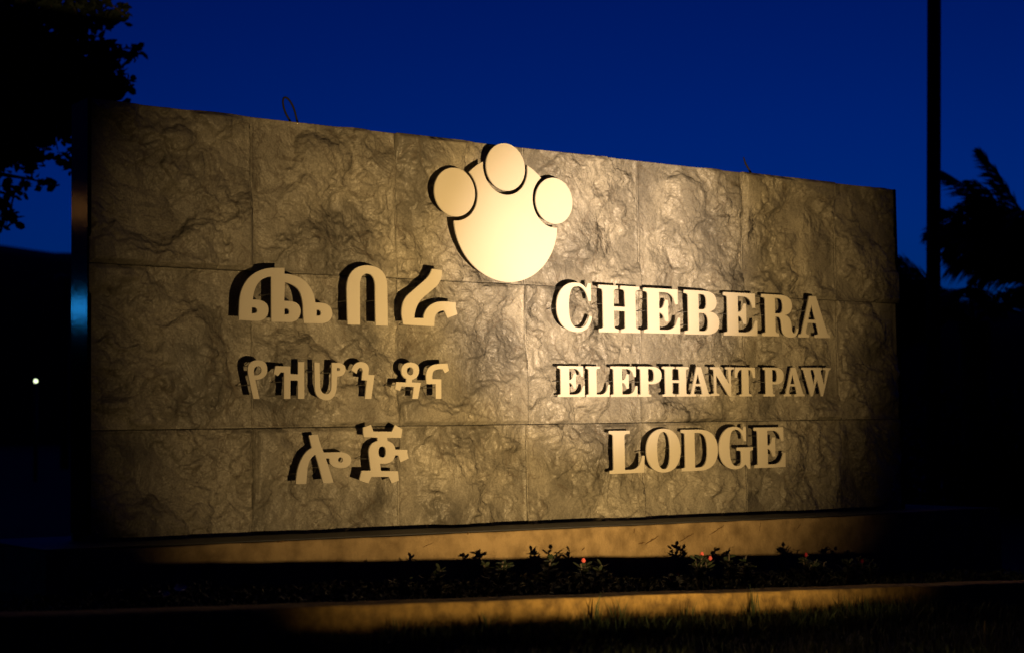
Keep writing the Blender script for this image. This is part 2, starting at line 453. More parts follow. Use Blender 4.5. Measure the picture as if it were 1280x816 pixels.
SER = "L0,93 L7,92 Q12,91 12,86 L12,14 Q12,9 7,8 L0,7 Z"
GL = {
 'H': "M0,0 L53,0 L53,7 L46,8 Q41,9 41,14 L41,46 L73,46 L73,14 Q73,9 68,8 L61,7 L61,0 L114,0 L114,7 L107,8 Q102,9 102,14 L102,86 Q102,91 107,92 L114,93 L114,100 L61,100 L61,93 L68,92 Q73,91 73,86 L73,55 L41,55 L41,86 Q41,91 46,92 L53,93 L53,100 L0,100 " + SER,
 'E': "M0,0 L104,0 L105,36 L98,36 Q93,9 64,8 L44,8 L44,46 Q58,46 62,27 L70,27 L70,75 L62,75 Q58,55 44,55 L44,92 L62,92 Q88,91 92,66 L99,66 L99,100 L0,100 " + SER,
 'B': "M0,0 L60,0 C92,0 104,12 104,29 C104,44 92,51 76,53 C90,56 97,64 97,75 C97,92 84,100 58,100 L0,100 " + SER + " M42,92 L52,92 C64,92 67,86 67,75 C67,62 62,57 50,57 L42,57 Z M42,49 L52,49 C66,49 71,42 71,29 C71,14 66,8 52,8 L42,8 Z",
 'R': "M0,0 L53,0 L53,7 L47,8 Q42,9 42,14 L42,47 L50,47 C62,47 63,38 64,25 C65,6 72,-2 92,-2 C110,-2 116,8 118,20 L113,21 C111,14 108,9 103,9 C96,9 96,16 95,26 C93,42 88,49 74,52 C90,54 98,63 98,75 C98,92 84,100 58,100 L0,100 " + SER + " M42,92 L52,92 C65,92 69,86 69,73 C69,60 64,55 52,55 L42,55 Z",
 'C': "M90,102 L90,64 L84,64 Q78,95 53,95 C36,95 31,75 31,50 C31,25 36,7 56,7 C70,7 80,15 85,33 L92,31 C87,10 75,-2 50,-2 C20,-2 0,18 0,50 C0,82 20,102 48,102 C62,102 70,99 77,91 L82,102 Z",
 'A': "M0,0 L35,0 L35,7 L28,8 Q22,9 24,15 L31,35 L62,35 L69,13 Q70,9 65,8 L56,7 L56,0 L109,0 L109,7 L104,8 Q100,9 98,15 L62,100 L39,100 L12,14 Q10,9 6,8 L0,7 Z M33,43 L46,80 L59,43 Z",
 'L': "M0,0 L100,0 L103,40 L96,40 Q91,9 62,8 L44,8 L44,86 Q44,91 50,92 L60,93 L60,100 L0,100 " + SER,
 'P': "M0,0 L56,0 L56,7 L49,8 Q44,9 44,14 L44,42 L58,42 C88,42 104,52 104,71 C104,90 88,100 60,100 L0,100 " + SER + " M44,92 L52,92 C68,92 72,86 72,71 C72,56 68,50 52,50 L44,50 Z",
 'N': "M0,0 L38,0 L38,7 L31,8 Q25,9 25,14 L25,72 L86,-2 L96,-2 L96,86 Q96,91 101,92 L112,93 L112,100 L72,100 L72,93 L81,92 Q87,91 87,86 L87,40 L40,100 L0,100 L0,93 L8,92 Q16,91 17,84 L17,14 Q17,9 10,8 L0,7 Z",
 'T': "M21,0 L77,0 L77,7 L69,8 Q64,9 64,14 L64,92 L68,92 Q86,90 90,64 L97,64 L96,100 L1,100 L0,64 L7,64 Q11,90 29,92 L34,92 L34,14 Q34,9 29,8 L21,7 Z",
 'W': "M0,100 L0,93 Q9,92 11,86 L42,-2 L50,-2 L74,58 L95,-2 L103,-2 L134,86 Q136,92 145,93 L145,100 L110,100 L110,93 Q127,92 124,84 L109,38 L94,86 Q93,92 101,93 L101,100 L53,100 L53,93 Q62,92 63,86 L68,70 L57,36 L42,86 Q41,92 50,93 L50,100 Z",
 'O': "M0,50 C0,18 20,-2 52,-2 C84,-2 104,18 104,50 C104,82 84,102 52,102 C20,102 0,82 0,50 Z M32,50 C32,78 37,94 52,94 C67,94 72,78 72,50 C72,22 67,6 52,6 C37,6 32,22 32,50 Z",
 'D': "M0,0 L56,0 C96,0 118,18 118,50 C118,82 96,100 56,100 L0,100 " + SER + " M42,92 L52,92 C78,92 84,76 84,50 C84,24 78,8 52,8 L42,8 Z",
 'G': "M88,102 L88,66 L82,66 Q76,95 53,95 C37,95 33,75 33,50 C33,24 38,6 56,6 C68,6 72,12 72,22 L72,38 Q72,42 66,43 L58,44 L58,51 L110,51 L110,44 L104,43 Q100,42 100,38 L100,-2 L94,-2 L84,9 C76,2 66,-2 50,-2 C20,-2 0,18 0,50 C0,82 20,102 48,102 C62,102 69,99 76,92 L81,102 Z",
}
LATIN = [
 ('C', 2.058, 2.252, .825, 1.039, 'first letter C of the top Latin line'), ('H', 2.292, 2.528, .828, 1.035, 'letter H of the top Latin line'),
 ('E', 2.553, 2.770, .830, 1.032, 'letter E between H and B of the top Latin line'), ('B', 2.799, 3.015, .830, 1.032, 'letter B of the top Latin line'),
 ('E', 3.047, 3.263, .830, 1.031, 'letter E between B and R of the top Latin line'), ('R', 3.297, 3.542, .828, 1.031, 'letter R of the top Latin line'),
 ('A', 3.544, 3.764, .831, 1.033, 'last letter A of the top Latin line'),
 ('E', 2.057, 2.204, .545, .678, 'first small letter E of the middle Latin line'), ('L', 2.214, 2.346, .545, .678, 'small letter L of the middle Latin line'),
 ('E', 2.353, 2.506, .545, .679, 'small letter E between L and P of the middle Latin line'), ('P', 2.511, 2.650, .545, .680, 'small letter P before the H of the middle Latin line'),
 ('H', 2.657, 2.815, .546, .681, 'small letter H of the middle Latin line'), ('A', 2.818, 2.948, .546, .681, 'small letter A between H and N of the middle Latin line'),
 ('N', 2.954, 3.103, .546, .682, 'small letter N of the middle Latin line'), ('T', 3.111, 3.240, .546, .682, 'small letter T of the middle Latin line'),
 ('P', 3.297, 3.432, .546, .683, 'small letter P starting the last word of the middle Latin line'), ('A', 3.434, 3.573, .546, .684, 'small letter A beside the W of the middle Latin line'),
 ('W', 3.560, 3.760, .546, .685, 'small last letter W of the middle Latin line'),
 ('L', 2.337, 2.540, .208, .396, 'letter L of the bottom Latin line'), ('O', 2.552, 2.756, .205, .402, 'letter O of the bottom Latin line'),
 ('D', 2.763, 2.988, .207, .395, 'letter D of the bottom Latin line'), ('G', 2.998, 3.214, .207, .405, 'letter G of the bottom Latin line'),
 ('E', 3.225, 3.431, .209, .399, 'last letter E of the bottom Latin line'),
]
for ch, x0, x1, z0, z1, lab in LATIN:
    loops = parse(GL[ch])
    xs = [p[0] for l in loops for p in l]; zs = [p[1] for l in loops for p in l]
    a, b, c, d = min(xs), max(xs), min(zs), max(zs)
    loops = [[(x0 + (x - a) / (b - a) * (x1 - x0), z0 + (z - c) / (d - c) * (z1 - z0)) for x, z in l] for l in loops]
    letter(loops, 0.085, lab)

ETH = {
    'che': "M5330,8308 L5358,8980 Q5393,9504 5709,9854 Q6085,10247 6715,10314 L7250,10339 L7249,10110 Q7824,10120 8186,9828 Q8515,9533 8572,9073 L8774,9064 Q9304,9066 9318,8663 Q9297,8291 8767,8269 L8070,8267 L8040,8917 Q8009,9376 7820,9560 Q7606,9743 7264,9790 L7234,9089 L7473,9082 Q7937,9067 7935,8699 Q7897,8316 7467,8282 L6686,8284 L6688,9979 Q6292,9947 6082,9644 Q5939,9413 5912,9089 L6037,9093 Q6556,9081 6562,8733 Q6552,8325 6074,8290 Z M5869,8795 L5860,8569 L5976,8580 Q6093,8591 6093,8689 Q6085,8794 5969,8798 Z M7240,8792 L7239,8564 L7350,8575 Q7444,8585 7444,8684 Q7437,8791 7334,8795 Z M8631,8790 L8621,8558 L8717,8561 Q8814,8571 8823,8672 Q8816,8780 8719,8785 Z",
    'be': "M10011,8262 L9979,9683 Q10015,10545 10896,10611 Q11811,10614 11830,9835 L11840,8253 L11285,8263 L11274,9812 Q11260,10287 10893,10287 Q10573,10241 10568,9784 L10562,8261 Z",
    'ra': "M13959,10610 L14455,10575 Q14459,10143 14143,9886 L13557,9458 Q13122,9121 13087,8598 L13527,8602 Q13600,9096 14134,9260 Q14330,9315 14721,9312 L15115,9284 L15102,9063 L15187,8803 L14692,8642 L14539,8947 Q14130,8910 14067,8625 L14034,8284 L12571,8327 L12501,8741 Q12489,9300 12842,9553 L13566,10106 Q13907,10363 13959,10610 Z",
    'ye': "M5918,5393 L5724,6227 Q5692,6413 5692,6525 Q5710,6823 6125,6836 Q6501,6818 6499,6495 Q6488,6119 5996,6102 L6167,5392 Z M5956,6266 Q5932,6378 5940,6438 Q5958,6602 6124,6611 Q6265,6598 6256,6448 Q6239,6275 5956,6266 Z",
    'zih': "M6845,6626 L7473,6617 L7480,6329 L7806,6316 L7809,6788 L8076,6791 L8066,5388 L7799,5389 L7804,6088 L7478,6086 L7465,5390 L7201,5390 L7216,6388 L7063,6386 L6944,6250 L6776,6339 Z",
    'ho': "M8511,6781 L8738,6768 L8757,5862 Q8789,5571 9035,5571 Q9247,5594 9258,5864 L9275,6774 L9595,6778 Q9907,6735 9887,6525 Q9857,6253 9545,6251 L9510,6251 L9488,5864 Q9448,5339 9024,5325 Q8569,5364 8529,5785 Z M9513,6576 L9503,6467 L9565,6468 Q9654,6476 9655,6530 Q9637,6577 9566,6584 Z",
    'n': "M10156,6504 Q10267,6801 10538,6820 Q10921,6840 10945,6542 L10915,6322 L11199,6316 L11043,5382 L10760,5383 L10858,6103 L10622,6117 L10671,6453 Q10672,6586 10554,6593 Q10427,6584 10389,6358 Z",
    'da': "M12206,6046 L12666,6031 L12696,6175 Q12452,6253 12455,6524 Q12478,6818 12893,6831 Q13311,6804 13288,6499 Q13256,6194 12951,6144 L12940,6033 L13368,6026 L13216,5378 L12960,5378 L13042,5857 L12447,5872 L12370,5689 L12156,5768 Z M12872,6639 Q12711,6622 12709,6494 Q12717,6327 12868,6320 Q13029,6337 13022,6497 Q13023,6624 12872,6639 Z",
    'na': "M13645,5971 L13630,6276 Q13635,6614 13906,6722 Q14149,6813 14665,6794 L14729,6511 L14532,6412 L14427,6573 Q14097,6586 13989,6488 Q13911,6399 13917,6173 L14353,6168 L14342,5376 L14080,5376 L14089,5973 Z",
    'lo': "M8254,3994 L8645,4026 Q8730,3643 8902,3334 L9652,3333 Q10116,3269 10113,2998 Q10065,2706 9646,2718 Q9248,2729 9162,2945 L9146,3099 L8988,3103 L9314,2175 L8866,2160 Q8722,2728 8535,3266 Q8248,3121 8184,2743 L8128,2161 L7690,2168 Q7712,2756 7946,3128 Q8120,3427 8381,3520 Z M9632,3133 Q9535,3120 9525,3028 Q9542,2936 9640,2933 Q9746,2946 9747,3038 Q9730,3123 9632,3133 Z",
    'ji': "M10658,4260 L11014,4373 L11125,4106 L11978,4086 L12120,4349 L12469,4186 L12404,3831 L11766,3853 L11765,3723 Q12089,3659 12132,3382 L12694,3358 L12692,3212 L12751,3012 L12359,2872 L12269,3142 L12115,3146 Q12047,2852 11639,2835 L11418,2841 L11452,2559 L12238,2528 L12281,2157 L11954,2049 L11818,2313 L11010,2338 L10871,2085 L10474,2215 L10577,2591 L10994,2579 L10911,3290 Q10924,3680 11318,3731 L11319,3860 L10690,3898 Z M11531,3512 Q11702,3509 11700,3293 Q11697,3077 11527,3081 Q11347,3085 11350,3300 Q11352,3515 11531,3512 Z",
}
ETH_LAB = {'che': 'large three-humped first character of the top Ethiopic line', 'be': 'large arch shaped character of the top Ethiopic line',
 'ra': 'large zigzag last character of the top Ethiopic line', 'ye': 'small looped first character of the middle Ethiopic line',
 'zih': 'small H-like second character of the middle Ethiopic line', 'ho': 'small U-shaped character with a loop in the middle Ethiopic line',
 'n': 'small hooked character beside the U-shaped one in the middle Ethiopic line', 'da': 'small ringed character starting the last word of the middle Ethiopic line',
 'na': 'small hooked last character of the middle Ethiopic line', 'lo': 'two-legged character with a side ring in the bottom Ethiopic line',
 'ji': 'crowned character with a ring and feet in the bottom Ethiopic line'}
for k, pth in ETH.items():
    loops = [[(x / 1e4, z / 1e4) for x, z in l] for l in parse(pth)]
    letter(loops, 0.114, ETH_LAB[k])

# the paw emblem: a pad with three scallops cut round the toes, and the toes
PADC, PADRX, PADRZ = (1.797, 1.290), 0.270, 0.264
TOES = [((1.532, 1.387), 0.101, 'left toe disc of the paw'), ((1.794, 1.513), 0.101, 'top toe disc of the paw, touching the wall top'), ((2.051, 1.388), 0.100, 'right toe disc of the paw')]
GAP = 0.0165
def in_toe(p):
    for i, (c, r, _) in enumerate(TOES):
        if math.hypot(p[0] - c[0], p[1] - c[1]) < r + GAP: return i
    return -1
N = 720
raw = [(PADC[0] + PADRX * math.cos(2 * math.pi * i / N), PADC[1] + PADRZ * math.sin(2 * math.pi * i / N)) for i in range(N)]
flags = [in_toe(p) for p in raw]
start = next(i for i in range(N) if flags[i] < 0 and flags[i - 1] < 0 and raw[i][1] < PADC[1] - 0.1)
pad, i = [], 0
while i < N:
    j = (start + i) % N
    if flags[j] < 0:
        pad.append(raw[j]); i += 3
    else:
        t = flags[j]; c, r, _ = TOES[t]
        k = i
        while flags[(start + k) % N] == t: k += 1
        pa, pb = raw[j], raw[(start + k) % N]
        a0 = math.atan2(pa[1] - c[1], pa[0] - c[0]); a1 = math.atan2(pb[1] - c[1], pb[0] - c[0])
        while a1 > a0: a1 -= 2 * math.pi         # the arc bulges into the pad
        n = 40
        for s in range(n + 1):
            a = a0 + (a1 - a0) * s / n
            pad.append((c[0] + (r + GAP) * math.cos(a), c[1] + (r + GAP) * math.sin(a)))
        i = k + 2
me = slab('paw_pad', [pad], 0.085, 0.009, M_LETTER)
o = link('paw_pad', me, sign); o['label'] = 'large round pad of the paw emblem with three scallops'
for c in ((1.68, 1.22), (1.92, 1.22), (1.79, 1.09)):
    PIN.setdefault((0.085, 0.009), tube('standoff_pin', [(0, -0.076, 0), (0, 0.02, 0)], 0.0016, M_STEEL, 6))
    link('standoff_pin', PIN[(0.085, 0.009)], o, (c[0], 0, c[1]))
for c, r, lab in TOES:
    lp = [(c[0] + r * math.cos(2 * math.pi * k / 96), c[1] + r * math.sin(2 * math.pi * k / 96)) for k in range(96)]
    o = link('paw_toe', slab('paw_toe', [lp], 0.087, 0.009, M_LETTER), sign); o['label'] = lab
    for s in (-1, 1): link('standoff_pin', PIN[(0.085, 0.009)], o, (c[0] + s * 0.045, -0.002, c[1]))

# ------------------------------------------------------------------ plinth under the wall, planter in front of it
def plinth_top(x): return 0.034 - 0.0152 * x
def kerb_top(x): return -0.070 - 0.049 * min(x, 6.0)
def ground_z(x, y):
    xx = max(-4.0, min(6.0, x))
    z = -0.190 - 0.049 * xx
    z += 0.016 * max(-5.0, min(0.0, y + 1.6))
    if y > -1.4: z -= 0.03
    return z

def long_block(name, x0, x1, y0, y1, top, bottom, material, parent, n=24, wob=0.0015, bev=0.006):
    """a long low wall with a slightly uneven top edge and eased arrises"""
    prof = [(y0, -9), (y0, -bev), (y0 + bev * .3, -bev * .3), (y0 + bev, 0), (y1 - bev, 0), (y1, -bev), (y1, -9)]
    V, F = [], []
    for i in range(n + 1):
        x = x0 + (x1 - x0) * i / n
        w = random.uniform(-wob, wob)
        for (y, dz) in prof:
            V.append((x, y + (w if y == y0 else 0), bottom if dz == -9 else top(x) + dz + w))
        if i:
            a = (i - 1) * len(prof); b = a + len(prof)
            for k in range(len(prof) - 1): F.append((a + k, b + k, b + k + 1, a + k + 1))
    m = len(prof)
    F.append(tuple(range(m))[::-1]); F.append(tuple(range(n * m, n * m + m)))
    return link(name, mesh(name, V, F, material), parent)

plinth = empty('plinth', (0, 0, 0))
tag(plinth, 'low plastered plinth that the stone sign wall stands on', 'plinth')
plinth['label'] = 'low plastered plinth that the stone sign wall stands on'
long_block('render_face', -0.26, 4.175, -0.280, 0.40, lambda x: plinth_top(x) - 0.006, -0.7, M_PLASTER, plinth, 40)
long_block('ledge', -0.262, 4.60, -0.276, 0.41, plinth_top, -0.03, M_LEDGE, plinth, 30, 0.0006, 0.002) if False else None
V, F = [], []
for i in range(31):
    x = -0.262 + (4.18 + 0.262) * i / 30
    V += [(x, -0.2765, plinth_top(x) - 0.004), (x, 0.405, plinth_top(x) - 0.004), (x, -0.2765, plinth_top(x)), (x, 0.405, plinth_top(x))]
    if i:
        a = 4 * (i - 1)
        F += [(a, a + 4, a + 6, a + 2), (a + 2, a + 6, a + 7, a + 3), (a + 3, a + 7, a + 5, a + 1)]
F += [(0, 2, 3, 1), (120, 121, 123, 122)]
link('ledge', mesh('ledge', V, F, M_LEDGE), plinth)  # dark sheet over the plinth top, shade put into its colour
# recessed continuation that carries the right end of the sign
long_block('rear_footing', 4.176, 4.9, -0.20, 0.40, lambda x: plinth_top(x) - 0.002, -0.8, M_PLASTER, plinth, 8)
# stains and scratches on the plinth face
def scar(x, z, l, w, ang):
    n = 9; up, dn = [], []
    for i in range(n):
        t = i / (n - 1); s = (t - .5) * l
        j = random.uniform(-.3, .3) * w
        ww = w * math.sin(math.pi * (0.08 + .84 * t)) * random.uniform(.5, 1.2)
        cx, cz = x + s * math.cos(ang) - j * math.sin(ang), z + s * math.sin(ang) + j * math.cos(ang)
        up.append((cx - ww * math.sin(ang) * .5, -0.2835, cz + ww * math.cos(ang) * .5))
        dn.append((cx + ww * math.sin(ang) * .5, -0.2835, cz - ww * math.cos(ang) * .5))
    V = up + dn
    F = [(i + n, i + n + 1, i + 1, i) for i in range(n - 1)]
    link('stain', mesh('stain', V, F, M_STAIN), plinth)
for a in ((2.30, -0.028, .020, .008, 1.5), (2.40, -0.073, .085, .007, .42), (2.34, -0.083, .04, .006, .1), (2.60, -0.072, .09, .006, .35), (2.78, -.05, .10, .005, .4),
          (1.44, 0.004, .012, .006, 1.5), (0.62, .018, .05, .005, .05), (2.02, -.09, .02, .006, .6), (1.25, -.03, .05, .003, .3), (3.3, -.06, .04, .003, .7), (3.05, -.045, .05, .003, 1.3)):
    scar(*a)

kerb = empty('planter_wall', (0, 0, 0))
tag(kerb, 'low rough plastered front wall of the flower bed, rising from the grass', 'wall')
long_block('render_face', -6.0, 14.0, -1.50, -1.37, kerb_top, -1.0, M_PLASTER2, kerb, 160, 0.0018, 0.008)

soil_v, soil_f = [], []
nx, ny = 90, 8
for i in range(nx + 1):
    for j in range(ny + 1):
        x = -6 + 20 * i / nx; y = -1.372 + 1.15 * j / ny if x < 4.9 and x > -0.2 else -1.372 + 1.9 * j / ny
        soil_v.append((x, y, kerb_top(x) - 0.075 + 0.02 * (value_noise(np.array([x * 7.0]), np.array([y * 7.0]), 3)[0] - .5)))
        if i and j:
            a = (i - 1) * (ny + 1) + j - 1
            soil_f.append((a, a + ny + 1, a + ny + 2, a + 1))
tag(link('flower_bed_soil', mesh('flower_bed_soil', soil_v, soil_f, M_SOIL, True)), kind='structure')

# ------------------------------------------------------------------ ground, one sheet out to the horizon
def axis(a, b, fine, far):
    mid = np.arange(a, b + 1e-6, fine)
    g = np.geomspace(1, far, 14)
    return np.concatenate([a - g[::-1], mid, b + g])
gx = axis(-6, 9, 0.25, 900); gy = axis(-8, 2, 0.25, 900)
GV = np.array([(x, y, ground_z(x, y) + (0.012 * (value_noise(np.array([x * 2.3]), np.array([y * 2.3]), 5)[0] - .5))) for x in gx for y in gy])
I = np.arange(len(gx) * len(gy)).reshape(len(gx), len(gy))
GF = np.stack([I[:-1, :-1], I[1:, :-1], I[1:, 1:], I[:-1, 1:]], -1).reshape(-1, 4)
tag(link('ground', np_mesh('ground', GV, GF, M_GROUND, True)), kind='structure')

# grass in front of the planter wall
def blades(n, xr, yr, hr, wr, seed, edge=0.0):
    r = np.random.RandomState(seed)
    x = r.uniform(*xr, n); y = yr[1] - (yr[1] - yr[0]) * r.uniform(0, 1, n) ** (1 + edge)
    clump = fbm(x * 3.1, y * 3.1, seed, 3)
    h = r.uniform(*hr, n) * (0.45 + 1.1 * clump)
    a = r.uniform(0, 6.283, n); lean = r.uniform(0.05, 0.65, n) * h; la = r.uniform(0, 6.283, n)
    w = r.uniform(*wr, n)
    h = h * np.clip((np.hypot(x - FLOOD.x, y - FLOOD.y) - 0.15) / 0.5, 0.05, 1)
    z = np.array([ground_z(px, py) for px, py in zip(x, y)]) - 0.008
    ca, sa = np.cos(a) * w / 2, np.sin(a) * w / 2
    lx, ly = np.cos(la) * lean, np.sin(la) * lean
    def ring(t, k):
        cx = x + lx * t * t; cy = y + ly * t * t; cz = z + h * t * (1 - 0.12 * t)
        return np.stack([cx - ca * k, cy - sa * k, cz], 1), np.stack([cx + ca * k, cy + sa * k, cz], 1)
    p0, p1 = ring(0, 1); p2, p3 = ring(0.5, 0.8); tip = (ring(1, 0)[0])
    V = np.stack([p0, p1, p2, p3, tip], 1).reshape(-1, 3)
    o = np.arange(n) * 5
    F = np.concatenate([np.stack([o, o + 1, o + 3], 1), np.stack([o, o + 3, o + 2], 1), np.stack([o + 2, o + 3, o + 4], 1)])
    return V, F
# kept clear in a small ring round the flood light
parts = [blades(42000, (-2.6, 4.2), (-3.3, -1.52), (0.03, 0.075), (0.0025, 0.005), 1),
         blades(6500, (-2.2, 4.2), (-1.72, -1.52), (0.05, 0.10), (0.003, 0.005), 2),
         blades(18000, (-4.0, 3.5), (-6.6, -3.3), (0.03, 0.06), (0.003, 0.006), 3)]
V, F = join_np(parts)
tag(link('grass', np_mesh('grass', V, F, M_GRASS)), 'short dark grass growing up against the planter wall', 'grass', kind='stuff')

# taller tufts standing against the lit planter wall
def tuft(x, n, hmax, seed):
    r = random.Random(seed)
    V, F = [], []
    y = -1.56; z = ground_z(x, y) - 0.006
    for k in range(n):
        a = r.uniform(0, 6.283); h = r.uniform(.5, 1) * hmax; ln = r.uniform(.05, .45) * h; w = r.uniform(.003, .0055)
        bx, by = x + r.gauss(0, .012), y + r.gauss(0, .01)
        dx, dy = math.cos(a), math.sin(a) * .6
        o = len(V)
        for t, kk in ((0, 1), (.35, .95), (.7, .65)):
            cx, cy, cz = bx + dx * ln * t * t, by + dy * ln * t * t, z + h * t
            V += [(cx - w * kk / 2, cy, cz), (cx + w * kk / 2, cy, cz)]
        V.append((bx + dx * ln, by + dy * ln, z + h * .97))
        F += [(o, o + 1, o + 3, o + 2), (o + 2, o + 3, o + 5, o + 4), (o + 4, o + 5, o + 6)]
    return mesh('grass_tuft', V, F, M_GRASS)
TUFTS = [(1.05, 9, .17, 'tall grass tuft against the planter wall, below the letter C'), (1.13, 8, .15, 'spiky grass tuft beside the tallest one under the letter C'),
         (1.42, 10, .12, 'low grass tuft on the planter wall, below the letter E'), (1.74, 14, .17, 'tall splayed grass tuft against the planter wall, below the letter G'),
         (1.95, 9, .12, 'short grass tuft right of the tall splayed tuft'), (2.15, 10, .13, 'grass tuft near the dark right end of the planter wall'),
         (0.30, 7, .12, 'thin grass tuft against the dim left part of the planter wall'), (0.62, 7, .12, 'grass tuft below the seam of the left letters')]
for i, (x, n, h, lab) in enumerate(TUFTS):
    tag(link('grass_tuft', tuft(x, n, h, 50 + i)), lab, 'grass tuft', 'grass tufts against the planter wall')
# one dry stalk that stands up into the beam
sx, sy = 2.13, -2.2
sz = ground_z(sx, sy)
tag(link('grass_stalk', tube('grass_stalk', [(sx, sy, sz), (sx + .002, sy, sz + .08), (sx - .003, sy, -0.262), (sx - .006, sy, -0.237)], [.0016, .0014, .0012, .0005], M_STRAW, 6)),
    'single dry yellow grass stalk standing in the dark lawn at lower right', 'stalk')

# ------------------------------------------------------------------ flowering shrubs in the bed
def leaf_pts(base, d, up, l, w):
    s = d.cross(up).normalized()
    return [base, base + d * l * .35 + s * w * .42, base + d * l * .75 + s * w * .5, base + d * l, base + d * l * .75 - s * w * .5, base + d * l * .35 - s * w * .42]
def make_shrub(seed, h, spread, flowers, petal):
    r = random.Random(seed)
    root = empty('flowering_shrub')
    Vl, Fl, tips = [], [], []
    bm = bmesh.new()
    for k in range(r.randint(4, 6)):
        a = r.uniform(0, 6.283); s = r.uniform(.3, 1) * spread
        p0 = Vector((r.gauss(0, .01), r.gauss(0, .01), -0.03)); hh = h * r.uniform(.6, 1)
        p1 = p0 + Vector((math.cos(a) * s * .4, math.sin(a) * s * .4, hh * .5)); p2 = Vector((math.cos(a) * s, math.sin(a) * s, hh))
        me = tube('t', [p0, p1, p2], [.006, .005, .003], M_TWIG, 5)
        bm.from_mesh(me); bpy.data.meshes.remove(me)
        tips.append(p2)
        for q in range(26):
            t = r.uniform(.35, 1.0)
            b = p1.lerp(p2, (t - .3) / .7)
            aa = r.uniform(0, 6.283)
            d = Vector((math.cos(aa), math.sin(aa), r.uniform(-.1, .9))).normalized()
            up = Vector((r.gauss(0, .4), r.gauss(0, .4), 1)).normalized()
            o = len(Vl); Vl += leaf_pts(b, d, up, r.uniform(.022, .042), r.uniform(.010, .017)); Fl.append(tuple(range(o, o + 6)))
    sm = bpy.data.meshes.new('stem'); bm.to_mesh(sm); bm.free(); sm.materials.append(M_TWIG)
    link('stem', sm, root)
    link('foliage', mesh('foliage', Vl, Fl, M_SHRUB), root)
    for k in range(flowers):
        c = tips[k % len(tips)] + Vector((r.gauss(0, .008), r.gauss(0, .008) - .01, .012))
        V, F = [], []
        for q in range(5):
            a = q * 1.257 + r.uniform(-.2, .2)
            d = Vector((math.cos(a), -.55, math.sin(a) * .9)).normalized()
            o = len(V); V += leaf_pts(c, d, Vector((.1, -1, .3)).normalized(), .0115, .012); F.append(tuple(range(o, o + 6)))
        V.append(c + Vector((0, -.004, 0)))
        link('flower', mesh('flower', V, F, petal), root)
    return root
def put(o, x, y, label):
    o.location = (x, y, kerb_top(x) - 0.075)
    tag(o, label, 'shrub', 'low flowering shrubs in the bed before the sign')
SH = [(1, .145, .06, 1, M_PETAL2, 1.66, -.75, 'low shrub with one bright salmon-red blossom, below the first letters of the Latin lines'),
      (2, .15, .05, 2, M_PETAL2, 2.27, -.72, 'low shrub with pink blossoms, below the gap between O and D'),
      (3, .09, .05, 2, M_PETAL, 2.08, -.78, 'small shrub with one deep red blossom between the two brighter shrubs'),
      (4, .11, .05, 1, M_PETAL, 2.52, -.75, 'shrub with dim orange-red blossoms, below the letter G'),
      (5, .155, .06, 1, M_PETAL, 2.88, -.75, 'taller shrub with a dark red blossom, below the last E of the bottom line'),
      (6, .125, .05, 2, M_PETAL, 3.12, -.75, 'dim shrub with dull red blossoms near the dark right end'),
      (7, .155, .05, 0, M_PETAL, 1.33, -.62, 'leafy shrub whose top casts the tallest shadow on the plinth'),
      (8, .135, .05, 0, M_PETAL, 1.00, -.70, 'leafy shrub without blossoms, below the crowned character'),
      (9, .11, .06, 0, M_PETAL, 0.80, -.85, 'dark branching shrub at the left of the planted row'),
      (10, .14, .05, 0, M_PETAL, 1.63, -.55, 'small leafy shrub just behind the brightest blossom'),
      (11, .145, .06, 0, M_PETAL, 2.62, -.55, 'leafy shrub behind the dim orange-red blossoms'),
      (12, .08, .05, 0, M_PETAL, 1.35, -.95, 'squat shrub at the front edge of the bed'),
      (13, .14, .07, 0, M_PETAL, 3.42, -.6, 'rightmost dark shrub, under the dim wall corner')]
for s, h, sp, fl, pm, x, y, lab in SH:
    put(make_shrub(s, h, sp, fl, pm), x, y, lab)
wf = make_shrub(30, .06, .04, 2, M_PETAL3)
put(wf, -0.10, -.80, 'small plant with a pale bluish-white bloom at the left end of the bed')
for ch in wf.children:
    if ch.name.startswith('flower'): ch.scale = (2.2, 2.2, 1.2)

# low leafy growth that closes the bed between the shrubs: nobody could count its leaves
rs = np.random.RandomState(77)
n = 26000
gx_ = rs.uniform(-0.6, 4.4, n); gy_ = rs.uniform(-1.33, -0.32, n)
lum = fbm(gx_ * 2.2, gy_ * 2.2, 8, 3)
kt = np.array([kerb_top(v) for v in gx_])
gz_ = kt - 0.075 + rs.uniform(0, 1, n) * (0.015 + 0.05 * np.clip((lum - .32) * 2.2, 0, 1))
P = np.stack([gx_, gy_, gz_], 1)
d = rs.normal(size=(n, 3)); d[:, 2] = np.abs(d[:, 2]) * .7; d /= np.linalg.norm(d, axis=1)[:, None]
u = rs.normal(size=(n, 3)); sd = np.cross(d, u); sd /= np.linalg.norm(sd, axis=1)[:, None]
L = rs.uniform(.014, .030, n)[:, None]
V = np.stack([P, P + d * L * .5 + sd * L * .26, P + d * L, P + d * L * .5 - sd * L * .26], 1).reshape(-1, 3)
o = np.arange(n) * 4
tag(link('ground_cover', np_mesh('ground_cover', V, np.stack([o, o + 1, o + 2, o + 3], 1), M_SHRUB)), 'low dark leafy growth filling the flower bed before the sign', 'plants', kind='stuff')

